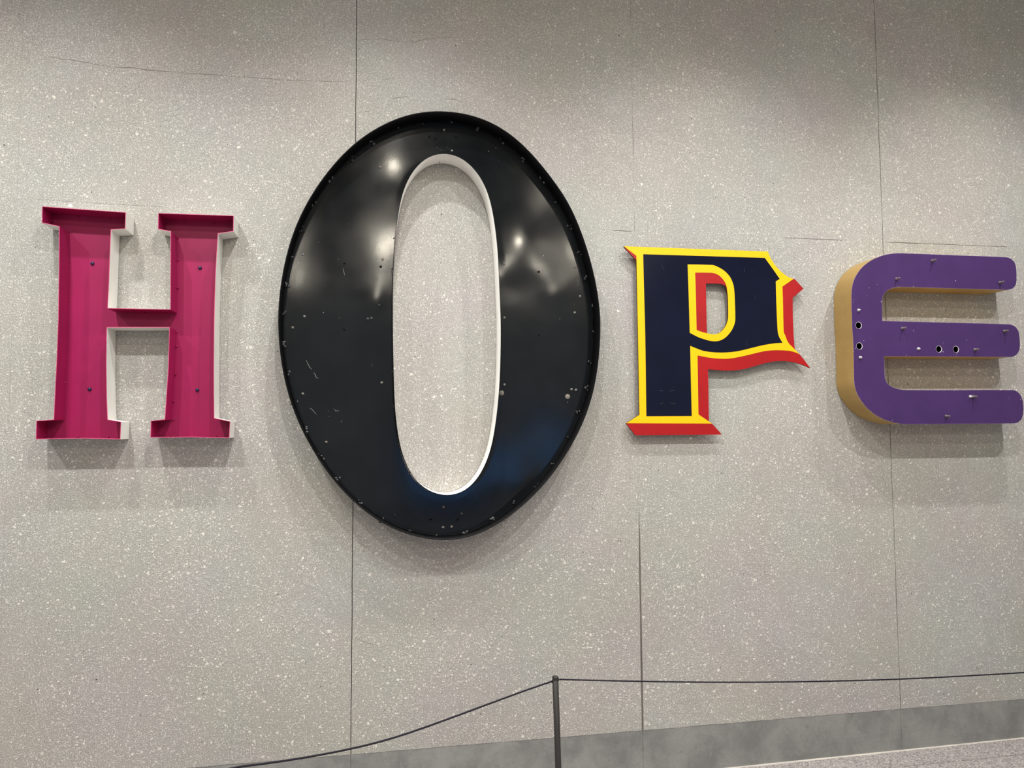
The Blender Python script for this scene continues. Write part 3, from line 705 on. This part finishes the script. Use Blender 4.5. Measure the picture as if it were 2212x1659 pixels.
# sealant dabs and a thin bead where the sheet meets the rim
seam = inset(OO, .006)
tube('seam_bead', [(x, pO - .004, z) for x, z in seam + seam[:1]], .0022, oc, [M_BLACK_FLAT], 5)
for k in range(0, 200, 5):
    x, z = seam[k]
    bm = bmesh.new()
    for q in range(rnd.choice((2, 3, 3, 4))):
        mm = Matrix.Translation((x + rnd.uniform(-.014, .014), pO - .004, z + rnd.uniform(-.014, .014))) @ Matrix.Diagonal((rnd.uniform(.003, .009), .005, rnd.uniform(.003, .009), 1))
        bmesh.ops.create_icosphere(bm, subdivisions=1, radius=1, matrix=mm)
    from_bm('sealant_dab', bm, oc, [M_WELD], True)
seam2 = inset(OI, -.006)
for k in range(0, 160, 7):
    x, z = seam2[k]
    bm = bmesh.new()
    for q in range(2):
        mm = Matrix.Translation((x + rnd.uniform(-.004, .004), pO - .004, z + rnd.uniform(-.010, .010))) @ Matrix.Diagonal((rnd.uniform(.002, .004), .004, rnd.uniform(.002, .005), 1))
        bmesh.ops.create_icosphere(bm, subdivisions=1, radius=1, matrix=mm)
    from_bm('sealant_dab', bm, oc, [M_WELD], True)

# ------------------------------------------------------------------ letter P: flat painted panel
tP = .036
p = empty('panel_letter', (sum(q[0] for q in P_PLATE) / len(P_PLATE), 0, min(q[1] for q in P_PLATE)))
tag(p, 'flat pennant style letter P, navy face with yellow outline and red drop shade', 'letter sign')
plate('red_layer', soften(P_PLATE), [soften(P_HOLE)], -tP, -tP + .009, p, [M_RED, M_PLY], 0, 1)
plate('yellow_layer', soften(P_YELLOW), [soften(P_RING_IN)], -tP - .0006, -tP + .0004, p, [M_YELLOW])
plate('navy_layer', soften(P_NAVY), [soften(P_RING_OUT)], -tP - .0011, -tP - .0002, p, [M_NAVY])
for L in P_SCUFFS: ribbon('scuff_mark', L, .0009, lambda x, z: -tP - .0012, p, [M_SCUFF])
zs = [q[1] for q in P_NAVY]; xs = [q[0] for q in P_NAVY]
for fx, fz in ((.12, .1), (.12, .9), (.85, .85), (.85, .6), (.28, .5)):
    lathe('standoff', [(.018, 0), (.018, .0255)], (min(xs) + fx * (max(xs) - min(xs)), -.003, min(zs) + fz * (max(zs) - min(zs))), p, [M_PLY], 10)

# ------------------------------------------------------------------ letter E: deep purple box letter
tE = .138
E = ccw(soften(E_OUTLINE))
e = empty('box_letter', (sum(q[0] for q in E) / len(E), 0, min(q[1] for q in E)))
tag(e, 'rounded box letter E, purple face on deep ochre sides, at the right end', 'letter sign')
strip('return_wall', E, inset(E, .0018), -tE, -.003, e, [M_GOLD, M_BOX_SHADE, M_PURPLE_EDGE])
def ring(x, z, r, n=20): return [(x + r * math.cos(2 * PI * k / n), z + r * math.sin(2 * PI * k / n)) for k in range(n)]
RH = .0166
plate('face_panel', inset(E, .0011), [ring(x, z, RH) for x, z in E_HOLES], -tE - .0004, -tE + .0016, e, [M_PURPLE, M_CHIPPED, M_BOX_SHADE], 0, 0, 1)
for x, z in E_HOLES:
    n = 20; v = []; f = []
    for r, y in ((RH + .0002, -tE - .0004), (RH + .0006, -tE - .0009), (RH - .0004, -tE - .0009), (RH - .0010, -tE + .002)):
        v += [(q[0], y, q[1]) for q in ring(x, z, r)]
    for j in range(3):
        for k in range(n):
            a, b = j * n + k, j * n + (k + 1) % n
            f.append((a, b, b + n, a + n))
    from_data('hole_rim', v, f, e, [M_CHIPPED], smooth=True)
plate('inner_back', inset(E, .004), [], -.006, -.002, e, [M_BOX_SHADE])  # unseen dark sheet, added so the holes stay black as if in shade
for x, z in E_STUDS:
    lathe('stud', [(.0085, 0), (.0085, .004), (.0055, .005), (.0055, .024), (.004, .025)], (x, -tE, z), e, [M_STUD], 8)
for x, z in E_SCREWS:
    lathe('screw', [(.0075, 0), (.0075, .004), (.005, .007), (.004, .012)], (x, -tE, z), e, [M_STEEL], 8)
V = []; FA = []
for x, z in E_CHIPS:
    v, f = chip(x, z, rnd.uniform(.0015, .0032), -tE - .0003); k = len(V); V += v; FA += [tuple(k + i for i in q) for q in f]
for i in range(0, len(E), 1):
    if rnd.random() < .45:
        x, z = E[i]; x2, z2 = E[(i + 1) % len(E)]; t = rnd.random()
        v, f = chip(x + (x2 - x) * t, z + (z2 - z) * t, rnd.uniform(.001, .0022), -tE - .0002); k = len(V); V += v; FA += [tuple(k + i2 for i2 in q) for q in f]
tag(from_data('paint_chips', V, FA, e, [M_CHIPPED]), kind='stuff')

# ------------------------------------------------------------------ barrier: posts and cord
def post(top, foot_x, label):
    x, y, zt = top; zf = floor_z(foot_x)
    root = empty('barrier_post', (foot_x, y, zf))
    tag(root, label, 'barrier post', 'low posts carrying the barrier cord')
    ln = zt - zf; lean = (x - foot_x) / ln
    parts = [lathe('shaft', [(.0124, .01), (.0124, ln - .014), (.0113, ln - .0135), (.0113, ln - .012)], (0, 0, 0), None, [M_POST], 20, 'z'),
             lathe('cap', [(.0126, ln - .0125), (.0128, ln - .002), (.0117, ln)], (0, 0, 0), None, [M_POST], 20, 'z'),
             lathe('base_plate', [(.13, 0), (.13, .008), (.125, .011), (.02, .012)], (0, 0, 0), None, [M_POST], 32, 'z')]
    for o in parts:
        o.parent = root
        for v in o.data.vertices:
            v.co.x += lean * v.co.z
    return root, lean, ln
pt, pf = POST
fx = pt[0] + (pf[0] - pt[0]) * (pt[2] - floor_z(pt[0])) / (pt[2] - pf[2])
r1, lean, ln = post(pt, fx, 'dark slim barrier post standing on the floor under the letter O')
for s, rp in ((-1, ROPE_LEFT[0]), (1, ROPE_RIGHT[0])):
    o = lathe('cord_eye', [(.006, 0), (.006, .002), (.004, .003)], (0, 0, 0), None, [M_POST_DARK], 10, 'z')
    o.parent = r1; o.rotation_euler = (0, s * PI / 2, 0)
    zl = rp[2] - floor_z(fx); o.location = (lean * zl + s * .0117, 0, zl)
p2 = (-.739, -1.057)
r2, _, _ = post((p2[0], p2[1], floor_z(p2[0]) + ln), p2[0], 'dark slim barrier post nearer the viewer at the far end of the slack cord')
def smooth_path(P, k=5):
    P = [Vector(q) for q in P]; out = []
    for i in range(len(P) - 1):
        a, b, c, d = P[max(i - 1, 0)], P[i], P[i + 1], P[min(i + 2, len(P) - 1)]
        for j in range(k):
            t = j / k
            out.append(.5 * ((2 * b) + (c - a) * t + (2 * a - 5 * b + 4 * c - d) * t * t + (3 * b - a - 3 * c + d) * t ** 3))
    return out + [P[-1]]
def relax(P):
    for _ in range(3):
        P = [P[0]] + [[.25 * P[i - 1][k] + .5 * P[i][k] + .25 * P[i + 1][k] for k in range(3)] for i in range(1, len(P) - 1)] + [P[-1]]
    return P
left = relax([list(q) for q in ROPE_LEFT]) + [[-.52, -.952, .497], [-.63, -1.005, .502], [p2[0] + .016, p2[1] + .009, floor_z(p2[0]) + ln - .02]]
right = relax([list(q) for q in ROPE_RIGHT]) + [[3.2, -.38, .372], [3.6, -.38, .385], [4.2, -.38, .42], [4.8, -.38, .478]]
o = tube('barrier_rope', smooth_path(left), .0034, None, [M_ROPE])
tag(o, 'thin dark cord sagging from the post down to the lower left', 'rope', 'barrier ropes')
o = tube('barrier_rope', smooth_path(right), .0031, None, [M_ROPE])
tag(o, 'thin dark cord running almost level from the post to the right', 'rope', 'barrier ropes')
